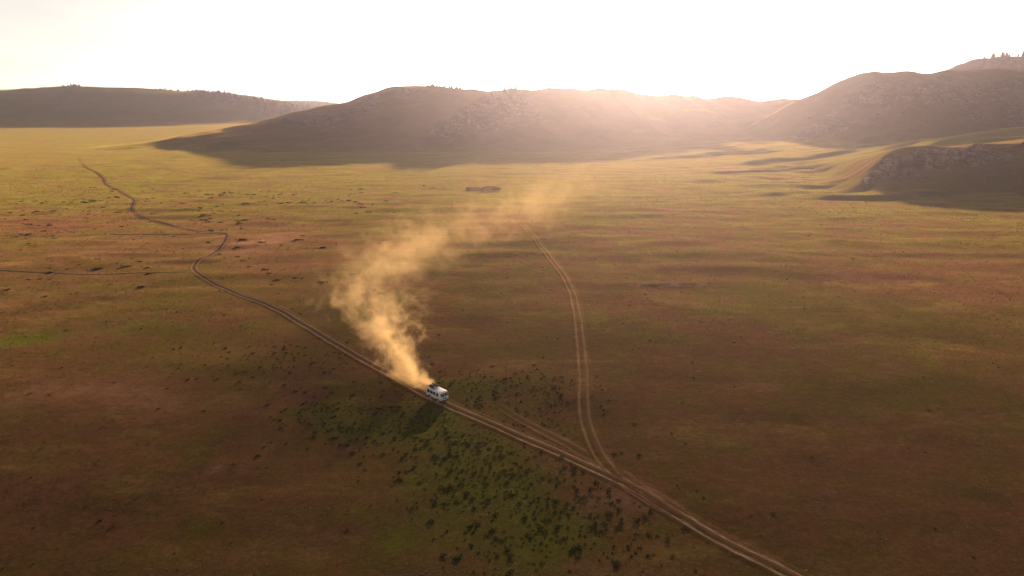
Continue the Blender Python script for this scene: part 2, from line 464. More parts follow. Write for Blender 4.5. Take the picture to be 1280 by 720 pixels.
hill('hill_far_left', 'farthest pale wooded ridge behind the left hill',
     [(-1700, 2700, 0, 200, 200), (-1450, 2700, 82, 400, 300), (-1322, 2700, 86, 400, 300), (-1200, 2700, 100, 420, 300), (-1022, 2700, 83, 420, 300), (-874, 2700, 60, 400, 300),
      (-753, 2700, 60, 380, 300), (-678, 2700, 54, 380, 300), (-514, 2700, 34, 300, 300), (-300, 2700, 30, 250, 250), (0, 2700, 0, 150, 150)],
     18.0, [], 503, (2250, 3050), 4, 3, 2, k=40, g0=1.1, md=0.5)
hill('hill_ledge', 'low spur with a dark rock ledge rising from the meadow at the right',
     [(196, 420, 0, 18, 60), (206, 424, 1.5, 24, 80), (225, 440, 7, 34, 90), (239, 455, 16, 42, 110), (251, 465, 20.5, 50, 120), (264, 470, 23, 58, 130),
      (286, 475, 24, 66, 140), (302, 475, 24, 72, 150), (321, 478, 26.5, 90, 160), (348, 476, 28.5, 108, 170), (413, 474, 36, 130, 180), (520, 470, 42, 140, 200), (640, 470, 0, 80, 80)],
     1.6, [(238, 440, 14, 13, 0.9, 1.1), (262, 452, 17, 10, 0.4, 1.1), (285, 457, 17, 9, 0.15, 1.1), (305, 462, 14, 7, 0.2, 0.9), (335, 468, 16, 5, 0.1, 0.9), (365, 470, 20, 5, 0.0, 0.9)],
     601, (340, 690), 2.0, 1.5, 4.6, k=3, rs=11.0, md=0.4)
hill('hill_meadow_ridge', 'gentle sunlit grass ridge behind the rock ledge',
     [(240, 560, 0, 90, 120), (335, 580, 18, 190, 130), (380, 590, 24, 210, 130), (433, 600, 30, 230, 130), (512, 600, 37, 250, 140), (640, 600, 40, 250, 150), (780, 600, 0, 120, 120)],
     4.0, [], 701, (340, 740), 1.5, 0.5, 1, md=0.75)

# ------------------------------------------------------------------ tracks
def catmull(pts, step):
    P = [Vector((*p, 0)) for p in pts]
    P = [P[0] * 2 - P[1]] + P + [P[-1] * 2 - P[-2]]
    out = []
    for i in range(1, len(P) - 2):
        a, b, c, d = P[i - 1:i + 3]
        n = max(2, int((c - b).length / step))
        for k in range(n):
            t = k / n
            out.append(0.5 * (2 * b + (c - a) * t + (2 * a - 5 * b + 4 * c - d) * t * t + (3 * b - a - 3 * c + d) * t ** 3))
    out.append(P[-2])
    return np.array([(p.x, p.y) for p in out])
MAIN = [(36.6, 60.6), (31.4, 67.5), (25.6, 74.2), (21.9, 79.4), (17.8, 85.7), (13.9, 90.0), (7.4, 96.9), (0.0, 103.7), (-6.9, 110.1), (-13.6, 116.8), (-18.2, 121.6), (-27.8, 132.7), (-39.2, 145.8), (-50.6, 160.2), (-63.4, 175.3), (-76.3, 187.1), (-90.2, 201.5), (-98.7, 211.6), (-104.4, 221.5), (-106.7, 231.1), (-106.4, 240.1), (-108.4, 254.2), (-113.2, 270.0), (-118.0, 280.4), (-126.1, 284.1), (-138.5, 291.6), (-156.0, 307.9), (-173.8, 323.7), (-191.2, 346.4), (-209.1, 382.0), (-235.5, 417.4), (-266.1, 455.1), (-287.2, 489.4), (-322, 540), (-355.2, 582.9), (-420.5, 677.0)]
SEC = [(2.0, 385), (3.3, 357.5), (4.0, 312.3), (9.7, 265.1), (14.2, 226.2), (16.9, 196.8), (16.7, 170.9), (15.5, 148.0), (14.3, 129.6), (12.9, 113.3), (12.7, 103.4), (13.6, 95.2), (15.7, 88.7), (18.5, 83.9), (22.5, 78.6)]
BRANCH = [(-2.9, 115.7), (1.5, 109.1), (6.5, 103.1), (11.7, 96.2), (16.3, 90.0), (19.2, 84.5)]
OLD1 = [(-190, 219.5), (-172.8, 217.0), (-147.4, 213.7), (-123.4, 211.6), (-103, 214.2)]
OLD2 = [(-240, 272), (-215.0, 273.4), (-177.5, 275.1), (-150.3, 278.6), (-121.0, 281.4)]
TRACK_PTS = []
def track(name, label, pts, mat, lift, half=2.0, wide=1.0, wobble=0.25, seed=0, fin=(0, 0), lo=1.0, rel=1.0):
    C = catmull(pts, 1.2)
    T = np.gradient(C, axis=0); T /= np.linalg.norm(T, axis=1)[:, None]
    N = np.stack([-T[:, 1], T[:, 0]], 1)
    s = np.arange(len(C)) * 1.2
    C = C + N * (wobble * gnoise(s / 14, s * 0 + seed + 0.5, 77))[:, None]
    TRACK_PTS.append(C)
    A = np.array([-half, -1.35, -1.05, -0.88, -0.68, -0.5, 0, 0.5, 0.68, 0.88, 1.05, 1.35, half])
    Zp = np.array([-0.05, 0.045, 0.085, 0.03, 0.03, 0.085, 0.11, 0.085, 0.03, 0.03, 0.085, 0.045, -0.05]) * rel + lift
    Zp[0] -= lift; Zp[-1] -= lift
    X = C[:, None, 0] + N[:, None, 0] * A[None] * wide
    Y = C[:, None, 1] + N[:, None, 1] * A[None] * wide
    Z = gz(X, Y) + Zp[None] + 0.02 * gnoise(X * 1.3, Y * 1.3, 5)
    ac = np.repeat(A[None], len(C), 0)
    fade = np.ones(len(C)) * lo
    if fin[0]: fade = fade * sst(0, fin[0], s)
    if fin[1]: fade = fade * sst(0, fin[1], s[-1] - s)
    fade = np.clip(fade * (1 + 0.5 * gnoise(s / 12, s * 0 + seed + 0.3, 17)), 0, 1)
    fade = np.repeat(fade[:, None], len(A), 1)
    me = mesh_np(name, np.stack([X, Y, Z], -1).reshape(-1, 3), grid_faces(len(C), len(A)), mat,
                 attrs={'green': green_map(X, Y), 'bare': bare_map(X, Y), 'rock': rock_map(X, Y), 'meadow': meadow_map(X, Y), 'across': ac, 'fade': fade})
    return tag(link(bpy.data.objects.new(name, me)), label, kind='structure')
track('dirt_track', 'main two-rut dirt track crossing the plain past the van', MAIN, M_TRACK, 0.03, half=2.4, fin=(0, 160))
track('dirt_track_branch', 'second two-rut track curving off across the plain', SEC, M_SECOND, 0.015, seed=3, fin=(170, 6), lo=0.36)
track('faint_wheel_track', 'faint overgrown wheel track beside the main track', BRANCH, M_FAINT, 0.0, seed=5, fin=(14, 6), rel=0.5)

M_OLD = NT('old_rut_grass')
_p = M_OLD.n('ShaderNodeNewGeometry').outputs['Position']
_n = M_OLD.noise(_p, 0.6, 5, 0.7)
M_OLD.pbr(M_OLD.mix(M_OLD.ramp(_n, 0.35, 0.65), (0.030, 0.028, 0.010), (0.075, 0.062, 0.024)), 0.9)
def old_rut(label, pts, seed):
    C = catmull(pts, 1.0)
    T = np.gradient(C, axis=0); T /= np.linalg.norm(T, axis=1)[:, None]
    N = np.stack([-T[:, 1], T[:, 0]], 1)
    s = np.arange(len(C)) * 1.0
    w = 0.45 + 0.5 * gnoise(s / 9, s * 0 + seed, 13)
    A = np.array([-1, -0.4, 0.4, 1.0])
    X = C[:, None, 0] + N[:, None, 0] * A[None] * np.clip(w, 0.1, 1)[:, None]
    Y = C[:, None, 1] + N[:, None, 1] * A[None] * np.clip(w, 0.1, 1)[:, None]
    Z = gz(X, Y) + np.array([-0.06, 0.10, 0.10, -0.06])[None] + 0.1 * gnoise(X, Y, 9)
    me = mesh_np('overgrown_rut', np.stack([X, Y, Z], -1).reshape(-1, 3), grid_faces(len(C), 4), M_OLD.m)
    tag(link(bpy.data.objects.new('overgrown_rut', me)), label, kind='structure')
old_rut('dark overgrown rut running straight to the bend of the main track', OLD1, 1.5)
old_rut('dark overgrown rut running to the kink of the main track', OLD2, 4.5)
ALLT = np.concatenate(TRACK_PTS)
TB = np.zeros((80, 80), bool)
def near_track(x, y, d):
    out = np.zeros(len(x), bool)
    for a in range(0, len(x), 4000):
        xs, ys = x[a:a + 4000], y[a:a + 4000]
        T_ = ALLT[(ALLT[:, 1] > ys.min() - 5) & (ALLT[:, 1] < ys.max() + 5)][::2]
        if len(T_): out[a:a + 4000] = (((xs[:, None] - T_[None, :, 0]) ** 2 + (ys[:, None] - T_[None, :, 1]) ** 2).min(1) < d * d)
    return out

# ------------------------------------------------------------------ grass (nobody could count it)
def grass(n, label):
    y = 52 + (720 - 52) * RNG.random(n) ** 1.6
    x = (RNG.random(n) * 2 - 1) * (0.80 * y + 22)
    o = np.argsort(y); x, y = x[o], y[o]
    dens = 0.75 + 0.7 * fbm(x / 12, y / 12, 61, 3) + 0.3 * green_map(x, y) - 0.5 * bare_map(x, y)
    dens = dens * (1 - sst(250, 700, y))
    keep = (RNG.random(n) < np.clip(dens, 0.06, 1)) & (rock_map(x, y) < 0.4)
    x, y = x[keep], y[keep]
    nt = near_track(x, y, 1.15)
    x, y = x[~nt], y[~nt]
    n = len(x)
    sz = (0.083 + 0.120 * RNG.random(n) ** 2) * (1 + 0.4 * fbm(x / 8, y / 8, 64, 2)) * (0.62 + y / 320)
    z = gz(x, y)
    g = np.clip(green_map(x, y) * 0.8 + 0.35 * fbm(x / 10, y / 10, 66, 3) + 0.10, 0, 1) * (0.5 + 0.5 * RNG.random(n))
    t = np.clip(0.5 + 0.8 * fbm(x / 25, y / 25, 68, 3) + 0.3 * (RNG.random(n) - .5), 0, 1)
    V = np.zeros((n, 4, 3, 3)); ang0 = RNG.random(n) * 6.28
    for k in range(4):
        a = ang0 + k * 1.57 + RNG.random(n) * 0.8
        lean = 0.8 + 0.8 * RNG.random(n)
        w = 0.42 * sz
        base = np.stack([x, y, z - 0.03], -1)
        px_, py_ = -np.sin(a), np.cos(a)
        tip = base + np.stack([np.cos(a) * sz * lean, np.sin(a) * sz * lean, sz * (0.35 + 0.5 * RNG.random(n))], -1)
        V[:, k, 0] = base + np.stack([px_ * w, py_ * w, w * 0], -1)
        V[:, k, 1] = base - np.stack([px_ * w, py_ * w, w * 0], -1)
        V[:, k, 2] = tip
    me = mesh_np('grass', V.reshape(-1, 3), np.arange(n * 12).reshape(-1, 3), M_GRASS, False,
                 {'tint': np.repeat(t, 12), 'green': np.repeat(g, 12)})
    tag(link(bpy.data.objects.new('grass', me)), label, 'grass', kind='stuff')
grass(400000, 'short dry grass tufts covering the plain')

# ------------------------------------------------------------------ shrubs
def leaf_clump(n, rad, hgt, leaf, seed, cone=False):
    r = np.random.default_rng(seed)
    a = r.random(n) * 6.283; u = r.random(n); q = np.sqrt(r.random(n)) * 0.75 + 0.25 * r.random(n)
    lob = 1 + 0.35 * np.sin(a * 3 + seed) + 0.2 * np.sin(a * 5 + 2 * seed)
    rr = rad * lob * q
    zz = hgt * u * np.sqrt(np.clip(1 - (q * 0.95) ** 2, 0.05, 1))
    c = np.stack([rr * np.cos(a), rr * np.sin(a), zz], -1)
    d1 = r.normal(size=(n, 3)); d1 /= np.linalg.norm(d1, axis=1)[:, None]
    d2 = r.normal(size=(n, 3)); d2 -= d1 * (d1 * d2).sum(1)[:, None]; d2 /= np.linalg.norm(d2, axis=1)[:, None]
    s = (leaf * (0.6 + 0.8 * r.random(n)))[:, None]
    V = np.stack([c - d1 * s, c + d2 * s * 0.5, c + d1 * s, c - d2 * s * 0.5], 1)
    V[:, :, 2] = np.maximum(V[:, :, 2], -0.05)
    return V
SH_MESH = []
for k in range(8):
    V = leaf_clump(70, 0.5, 0.62, 0.13, 20 + k)
    SH_MESH.append(mesh_np('shrub', V.reshape(-1, 3), np.arange(280).reshape(-1, 4), M_SHRUB, False))
def shrub_density(x, y):
    d = 1.7 * blob(x, y, -19, 107, 13, 8) + 1.2 * blob(x, y, -4, 94, 10, 11) + 0.9 * blob(x, y, 5, 76, 12, 11)
    d = d + 1.1 * blob(x, y, -3, 122, 14, 7) + 1.0 * blob(x, y, -33, 112, 7, 5) + 0.35 * blob(x, y, -45, 135, 20, 12) + 0.35 * blob(x, y, 8, 112, 8, 12)
    return d
n = 38000
sx = RNG.random(n) * 130 - 80; sy = 60 + RNG.random(n) * 110
clump = 0.62 + 0.95 * fbm(sx / 5, sy / 4, 91, 3)
p = np.clip(shrub_density(sx, sy), 0, 1.5) ** 1.3 * np.clip(clump, 0.02, 1.4) * 0.85
ok = (RNG.random(n) < p) & ~near_track(sx, sy, 1.5) & (np.hypot(sx + 13.6, sy - 116.8) > 4.5)
sx, sy = sx[ok], sy[ok]
kept = []
cells = {}
for i in range(len(sx)):                     # keep the tufts apart
    c_ = (int(sx[i] // 0.9), int(sy[i] // 0.9))
    if all((sx[i] - sx[j]) ** 2 + (sy[i] - sy[j]) ** 2 > 0.48 for a in (-1, 0, 1) for b in (-1, 0, 1) for j in cells.get((c_[0] + a, c_[1] + b), ())):
        cells.setdefault(c_, []).append(i); kept.append(i)
sx, sy = sx[kept], sy[kept]
ss = 0.29 + 0.52 * RNG.random(len(sx)) ** 2.0
ss *= np.where(sy < 100, 1.12, 0.95)
# tiny lone tufts scattered over the rest of the plain
n2 = 500
lx = (RNG.random(n2) * 2 - 1); ly = 58 + 330 * RNG.random(n2) ** 1.3; lx = lx * (0.78 * ly + 10)
ok2 = ~near_track(lx, ly, 1.8); lx, ly = lx[ok2], ly[ok2]
ls = 0.2 + 0.35 * RNG.random(len(lx)) ** 3 + ly / 1200
big = np.argsort(-ss)[:260]
rest = np.setdiff1d(np.arange(len(sx)), big)
for i in big:
    o = link(bpy.data.objects.new('shrub', SH_MESH[int(RNG.integers(8))]))
    x, y = float(sx[i]), float(sy[i])
    o.location = (x, y, float(gz(x, y)) - 0.02)
    s = float(ss[i])
    o.scale = (s * (0.95 + 0.6 * random.random()), s * (0.9 + 0.4 * random.random()), s * (0.45 + 0.35 * random.random()))
    o.rotation_euler = (0, 0, random.uniform(-.6, .6) + random.choice((0, math.pi)))
    # which side of the main track the shrub grows on
    j = int(np.argmin((TRACK_PTS[0][:, 0] - x) ** 2 + (TRACK_PTS[0][:, 1] - y) ** 2))
    j = min(max(j, 1), len(TRACK_PTS[0]) - 2)
    t = TRACK_PTS[0][j + 1] - TRACK_PTS[0][j - 1]
    side = t[0] * (y - TRACK_PTS[0][j][1]) - t[1] * (x - TRACK_PTS[0][j][0])
    dt = float(np.sqrt(((TRACK_PTS[0] - np.array([x, y])) ** 2).sum(1).min()))
    dv = math.hypot(x + 13.6, y - 116.8)
    if side > 0:
        if dt < 4: lab, grp = 'larger dark green shrub tuft at the edge of the main track, on the shrubby side', 'shrubs along the shrubby edge of the track'
        elif dv < 13: lab, grp = 'larger dark green shrub tuft in the green patch close to the van', 'shrubs in the green patch close to the van'
        else: lab, grp = 'larger dark green shrub tuft in the green patch away from track and van', 'shrubs in the green patch away from the track'
    else:
        if dt < 4: lab, grp = 'larger dark green shrub tuft beside the main track, on the side of the second track', 'shrubs along the inner edge of the track'
        else: lab, grp = 'larger dark green shrub tuft on the ground between the two dirt tracks', 'shrubs between the dirt tracks'
    tag(o, lab, 'shrub', grp)
# flat dark green patches on the far side of the plain
n3 = 2600
fx_ = -290 + 270 * RNG.random(n3); fy_ = 185 + 260 * RNG.random(n3)
okf = (RNG.random(n3) < np.clip(0.1 + 1.3 * fbm(fx_ / 22, fy_ / 30, 97, 3), 0, 1) * (1 - sst(-110, -20, fx_))) & ~near_track(fx_, fy_, 2.2)
fx_, fy_ = fx_[okf], fy_[okf]
fs_ = 0.5 + 1.4 * RNG.random(len(fx_)) ** 2
Vs = []
for k in range(len(fx_)):
    V = leaf_clump(18, 0.5, 0.12, 0.2, int(RNG.integers(1 << 30)))
    Vs.append(V * fs_[k] * np.array([1.8, 0.9, 1.0]) + np.array([fx_[k], fy_[k], float(gz(fx_[k], fy_[k])) + 0.03]))
for (X_, Y_, S_) in ((sx[rest], sy[rest], ss[rest]), (lx, ly, ls)):
    for k in range(len(X_)):
        V = leaf_clump(16, 0.55, 0.34, 0.22, int(RNG.integers(1 << 30)))
        Vs.append(V * S_[k] + np.array([X_[k], Y_[k], float(gz(X_[k], Y_[k])) - 0.02]))
V = np.concatenate(Vs)
me = mesh_np('small_shrubs', V.reshape(-1, 3), np.arange(len(V) * 4).reshape(-1, 4), M_SHRUB, False)
tag(link(bpy.data.objects.new('undergrowth', me)), 'small dark tufts scattered over the plain', 'undergrowth', kind='stuff')

# ------------------------------------------------------------------ boulders
def boulder_mesh(seed):
    rr = random.Random(seed)
    bm = bmesh.new()
    bmesh.ops.create_icosphere(bm, subdivisions=2, radius=1.0)
    pl = [(Vector((rr.gauss(0, 1), rr.gauss(0, 1), rr.gauss(0, 0.8))).normalized(), 0.55 + 0.35 * rr.random()) for _ in range(9)]
    for v in bm.verts:
        for nrm, d in pl:
            k = v.co.dot(nrm)
            if k > d: v.co -= nrm * (k - d) * 0.9
        v.co *= 0.95 + 0.1 * rr.random()
    me = bpy.data.meshes.new('boulder'); bm.to_mesh(me); bm.free()
    me.materials.append(M_STONE)
    return me
BM = [boulder_mesh(k) for k in range(7)]
def boulder(x, y, z, s, label, group):
    o = link(bpy.data.objects.new('boulder', random.choice(BM)))
    o.location = (x, y, z + 0.12 * s)
    o.scale = (s * (0.8 + 0.5 * random.random()), s * (0.8 + 0.4 * random.random()), s * (0.55 + 0.45 * random.random()))
    o.rotation_euler = (random.uniform(-.3, .3), random.uniform(-.3, .3), random.random() * 6.28)
    tag(o, label, 'boulder', group)
for k in range(90):
    t = random.random() ** 0.8
    x = 214 + 110 * t + random.gauss(0, 3)
    y = np.interp(x, [208, 225, 239, 251, 264, 286, 302, 321, 350], [424, 430, 440, 446, 451, 456, 460, 466, 468]) + random.gauss(0, 6) - 2
    boulder(x, y, hz('hill_ledge', x, y), 0.9 + 2.0 * random.random() ** 2, 'brown boulder at the low nose of the rock ledge' if x < 243 else ('brown boulder in the middle of the rock ledge' if x < 285 else 'brown boulder on the upper end of the rock ledge'), 'boulders on the rock ledge')
for k in range(26):                            # the big crags that make the ledge's broken outline
    x = 219 + 93 * (k + random.random()) / 26
    y = np.interp(x, [208, 225, 239, 251, 264, 286, 302, 321, 350], [424, 434, 446, 455, 461, 466, 468, 472, 474]) + random.gauss(0, 3)
    boulder(x, y, hz('hill_ledge', x, y) - 0.6, 2.2 + 2.6 * random.random(), 'large dark crag standing out of the rock ledge', 'crags of the rock ledge')
for k in range(36):
    t = random.random()
    x = -8 - 80 * t + random.gauss(0, 11); y = 925 - 110 * t + random.gauss(0, 10)
    boulder(x, y, hz('hill_centre', x, y), 1.5 + 2.5 * random.random() ** 2, 'pale boulder on the rocky spur of the central hill', 'boulders on the central spur')
for k in range(36):
    x = 340 + 250 * random.random(); y = 800 + 60 * random.random() + (x - 340) * 0.05
    boulder(x, y, hz('hill_right', x, y), 1.2 + 2.2 * random.random() ** 2, 'boulder on the face of the steep right-hand hill', 'boulders on the steep hill')
for (x, y, s, lab) in ((-56.5, 446.2, 1.0, 'dark lone stone on the plain near the livestock pen'), (106.4, 188.8, 0.42, 'small pale lone stone on the brown plain')):
    boulder(x, y, float(gz(x, y)), s, lab, None)

# ------------------------------------------------------------------ trees
def tree_parts(h, seed, bare=False):
    r = np.random.default_rng(seed)
    bm = bmesh.new()
    ring = []
    segs = 6
    for i, t in enumerate(np.linspace(0, 1, 6)):
        rad = 0.022 * h * (1 - 0.9 * t) + 0.01
        ox, oy = 0.015 * h * math.sin(3 * t + seed), 0.012 * h * math.cos(2.3 * t + seed)
        ring.append([bm.verts.new((ox + rad * math.cos(6.283 * k / segs), oy + rad * math.sin(6.283 * k / segs), h * t)) for k in range(segs)])
    for a, b in zip(ring[:-1], ring[1:]):
        for k in range(segs): bm.faces.new((a[k], a[(k + 1) % segs], b[(k + 1) % segs], b[k]))
    for k in range(14):                      # limbs
        t = 0.2 + 0.72 * k / 14; a = k * 2.4 + seed; L = h * 0.20 * (1.08 - t) + 0.1; w = 0.006 * h
        p0 = Vector((0, 0, h * t)); p1 = Vector((L * math.cos(a), L * math.sin(a), h * t + 0.12 * L))
        sd = Vector((-math.sin(a), math.cos(a), 0)) * w
        v = [bm.verts.new(q) for q in (p0 + sd, p0 - sd, p1, p0 + Vector((0, 0, w * 2)))]
        bm.faces.new((v[0], v[1], v[2])); bm.faces.new((v[1], v[3], v[2])); bm.faces.new((v[3], v[0], v[2]))
    tm = bpy.data.meshes.new('trunk'); bm.to_mesh(tm); bm.free(); tm.materials.append(M_BARK)
    if bare: return tm, None
    n = 800
    t = 0.12 + 0.86 * r.random(n) ** 0.9
    lay = np.floor(t * 12) / 12 + 0.02 * r.normal(size=n)
    a = r.random(n) * 6.283
    q = np.sqrt(r.random(n))
    R0 = 0.21 * h * (1.03 - t) ** 0.85 * (0.7 + 0.5 * np.abs(np.sin(a * 2.5 + np.floor(t * 12) * 2.1)))
    c = np.stack([q * R0 * np.cos(a), q * R0 * np.sin(a), h * lay - 0.12 * q * R0], -1)
    out = np.stack([np.cos(a), np.sin(a), -0.15 + 0.5 * r.normal(size=n)], -1); out /= np.linalg.norm(out, axis=1)[:, None]
    sd = np.stack([-np.sin(a), np.cos(a), 0.7 * r.normal(size=n)], -1); sd /= np.linalg.norm(sd, axis=1)[:, None]
    s = (0.055 * h * (0.6 + 0.8 * r.random(n)))[:, None]
    V = np.stack([c - out * s, c + sd * s * 0.55, c + out * s * 1.3, c - sd * s * 0.55], 1)
    cm = mesh_np('crown', V.reshape(-1, 3), np.arange(n * 4).reshape(-1, 4), M_NEEDLE, False)
    return tm, cm
TREES = [tree_parts(10.0, k) for k in range(4)]
BARE = tree_parts(10.0, 9, True)
def tree(x, y, z, h, label, group, bare=False, wide=1.0):
    tm, cm = BARE if bare else random.choice(TREES)
    o = empty('larch_tree' if not bare else 'dead_tree', (x, y, z - 0.3), random.random() * 6.28)
    s = h / 10.0
    w = random.uniform(0.9, 1.3) * wide
    o.scale = (s * w, s * w * random.uniform(.9, 1.1), s)
    link(bpy.data.objects.new('trunk', tm), o)
    if cm: link(bpy.data.objects.new('crown', cm), o)
    tag(o, label, 'tree', group)
for (x, y, h) in ((-10, 946, 12), (-7, 940, 7), (-1, 946, 9), (2, 938, 11), (5, 945, 12), (8, 940, 10), (11, 946, 8), (14, 941, 9)):
    tree(x, y, hz('hill_centre', x, y), h * 1.1, 'small larch in the clump at the top of the rocky spur', 'larches above the rocky spur')
for k in range(34):
    x = -118 + 46 * k / 33 + random.gauss(0, 1.2); y = crest('hill_centre', x, 1000) - 4 + random.gauss(0, 3)
    tree(x, y, hz('hill_centre', x, y), random.uniform(2.6, 4.4), 'low tree in the row along the highest crest of the central hill', 'trees on the central crest', wide=1.7)
for (x, h) in ((826, 6), (833, 5), (840, 7), (846, 6), (853, 11), (858, 10), (863, 6), (870, 12), (874, 11), (879, 10), (884, 13), (889, 9), (896, 6), (902, 7), (910, 13), (916, 10), (925, 11)):
    y = crest('hill_far_right', x, 1300) - 3 + random.gauss(0, 2)
    tree(x, y, hz('hill_far_right', x, y), h * 0.95, 'larch in the row on the distant stony hilltop', 'larches on the distant hilltop')
for (x, h) in ((812, 10), (818, 8)):
    y = crest('hill_far_right', x, 1300) - 3
    tree(x, y, hz('hill_far_right', x, y), h, 'thin bare dead tree beside the larches on the distant hilltop', 'dead trees on the distant hilltop', True)
for k in range(16):
    x = -1262 + 75 * random.random()
    y = crest('hill_left', x, 2000) - 5 + random.gauss(0, 5)
    tree(x, y, hz('hill_left', x, y), random.uniform(5, 8), 'tree in the small clump on the top of the broad left hill', 'trees on the left hilltop', wide=1.6)
for k in range(26):
    x = -985 + 190 * random.random()
    y = crest('hill_left', x, 2000) - 5 + random.gauss(0, 5)
    tree(x, y, hz('hill_left', x, y), random.uniform(4.5, 7), 'tree in the thin row along the falling crest of the left hill', 'trees on the left crest', wide=1.6)
# the far wood that reads as one mass
Vs = []
for k in range(1100):
    t = random.random()
    if k < 700:
        x = -870 + 330 * t + random.gauss(0, 14); y = 1970 - 60 * t + random.gauss(0, 22 + 30 * t); z = hz('hill_left', x, y)
    else:
        x = -1230 + 560 * t + random.gauss(0, 20); y = 2610 + random.gauss(0, 50); z = hz('hill_far_left', x, y)
    h = random.uniform(6, 11)
    V = leaf_clump(26, 0.33 * h, h, 0.14 * h, int(RNG.integers(1 << 30)))
    Vs.append(V + np.array([x, y, z]))
V = np.concatenate(Vs)
me = mesh_np('far_wood', V.reshape(-1, 3), np.arange(len(V) * 4).reshape(-1, 4), M_NEEDLE, False)
tag(link(bpy.data.objects.new('far_wood', me)), 'strip of distant woodland down the side of the left hill', 'woodland', kind='stuff')

# ------------------------------------------------------------------ livestock pen
def box(bm, c, s, rz=0.0, bev=0.0):
    r = bmesh.ops.create_cube(bm, size=1.0)
    M = Matrix.Translation(c) @ Matrix.Rotation(rz, 4, 'Z') @ Matrix.Diagonal((*s, 1))
    bmesh.ops.transform(bm, matrix=M, verts=r['verts'])
    if bev: bmesh.ops.bevel(bm, geom=list({e for v in r['verts'] for e in v.link_edges}), offset=bev, segments=1, affect='EDGES')
    return r['verts']
pen = empty('livestock_pen', (-17.5, 431, float(gz(-17.5, 431)) - 0.1), 0.12)
tag(pen, 'low brown wooden livestock pen on the sunlit plain', 'pen')
rp = random.Random(3)
def rail_run(x0, y0, x1, y1, hgt):
    L = math.hypot(x1 - x0, y1 - y0); a = math.atan2(y1 - y0, x1 - x0)
    npost = max(2, int(L / 2.2) + 1)
    for i in range(npost):
        t = i / (npost - 1)
        bm = bmesh.new(); box(bm, (x0 + (x1 - x0) * t, y0 + (y1 - y0) * t, hgt * 0.53), (0.18, 0.18, hgt * (1.0 + 0.15 * rp.random())), rp.uniform(0, .4))
        bm_obj('post', bm, M_WOOD, pen)
    for k in range(5 if rp.random() < 0.6 else 4):
        bm = bmesh.new(); box(bm, ((x0 + x1) / 2, (y0 + y1) / 2, hgt * (0.12 + 0.2 * k) + rp.uniform(-.04, .04)), (L, 0.07, hgt * 0.17), a)
        bm_obj('board', bm, M_WOOD, pen)
rail_run(-10.5, -4, -6.2, -4, 1.5); rail_run(-6.2, -4, -1.5, -3.7, 1.25); rail_run(-10.5, -4, -10.5, 6, 1.4); rail_run(-10.5, 6, -3, 6.3, 1.4); rail_run(-3, 6.3, 10, 6, 1.2); rail_run(10, 6, 10, -2, 1.5)
bm = bmesh.new()
box(bm, (4.3, -2.4, 0.85), (11.4, 4.2, 1.7), 0)
bm_obj('shed_wall', bm, M_WOOD, pen)
bm = bmesh.new()
pts = [(-1.8, 1.7), (0.8, 2.25), (4.5, 2.6), (7.4, 2.2), (10.4, 1.55)]
for yy in (-4.9, 0.1):
    for (a, b) in pts: bm.verts.new((a, yy, b))
    for (a, b) in pts: bm.verts.new((a, yy, b - 0.28))
bm.verts.ensure_lookup_table()
v = bm.verts
for i in range(4):
    bm.faces.new((v[i], v[i + 1], v[11 + i], v[10 + i])); bm.faces.new((v[5 + i], v[15 + i], v[16 + i], v[6 + i]))
    bm.faces.new((v[i], v[5 + i], v[6 + i], v[i + 1])); bm.faces.new((v[10 + i], v[11 + i], v[16 + i], v[15 + i]))
bm.faces.new((v[0], v[10], v[15], v[5])); bm.faces.new((v[4], v[9], v[19], v[14]))
bm_obj('shed_roof', bm, simple('old_thatch', (0.050, 0.026, 0.018), 1.0, 0.4, 1.5, 0.0), pen)

# ------------------------------------------------------------------ the van
def paint(name, col, rough, spec=0.5, metal=0.0, coat=0.0, dust=0.35):
    T = NT(name)
    tc = T.n('ShaderNodeTexCoord').outputs['Object']
    sep = T.n('ShaderNodeSeparateXYZ'); T.put(sep.inputs[0], tc)
    nz = T.noise(tc, 3.0, 5, 0.65)
    low = T.ramp(T.math('ADD', sep.outputs[2], T.math('MULTIPLY', nz, 0.7)), 1.7, 0.8)
    c = T.mix(T.math('MULTIPLY', low, dust), col, (0.24, 0.17, 0.11))
    T.pbr(c, rough, Specular_IOR_Level=spec, Metallic=metal, Coat_Weight=coat)
    return T.m
M_PAINT = paint('van_paint', (0.58, 0.58, 0.60), 0.35, 0.5, 0, 0.3, 0.45)
M_DARK = paint('van_black', (0.02, 0.02, 0.022), 0.6, 0.3)
M_GLASS = paint('van_glass', (0.012, 0.014, 0.018), 0.08, 0.6, 0, 0, 0.05)
M_RUBBER = paint('tyre_rubber', (0.022, 0.021, 0.02), 0.85, 0.2)
M_RIM = paint('rim_paint', (0.45, 0.44, 0.43), 0.5)
M_LAMP = paint('lamp_glass', (0.75, 0.75, 0.72), 0.12, 0.8, 0, 0.5, 0.0)
M_STEEL = paint('rack_steel', (0.09, 0.085, 0.08), 0.45, 0.5, 0.6)
M_BAG = simple('canvas_bag', (0.030, 0.026, 0.024), 0.9, 0.4, 4)
M_BAG2 = simple('brown_bag', (0.070, 0.040, 0.026), 0.9, 0.4, 4)

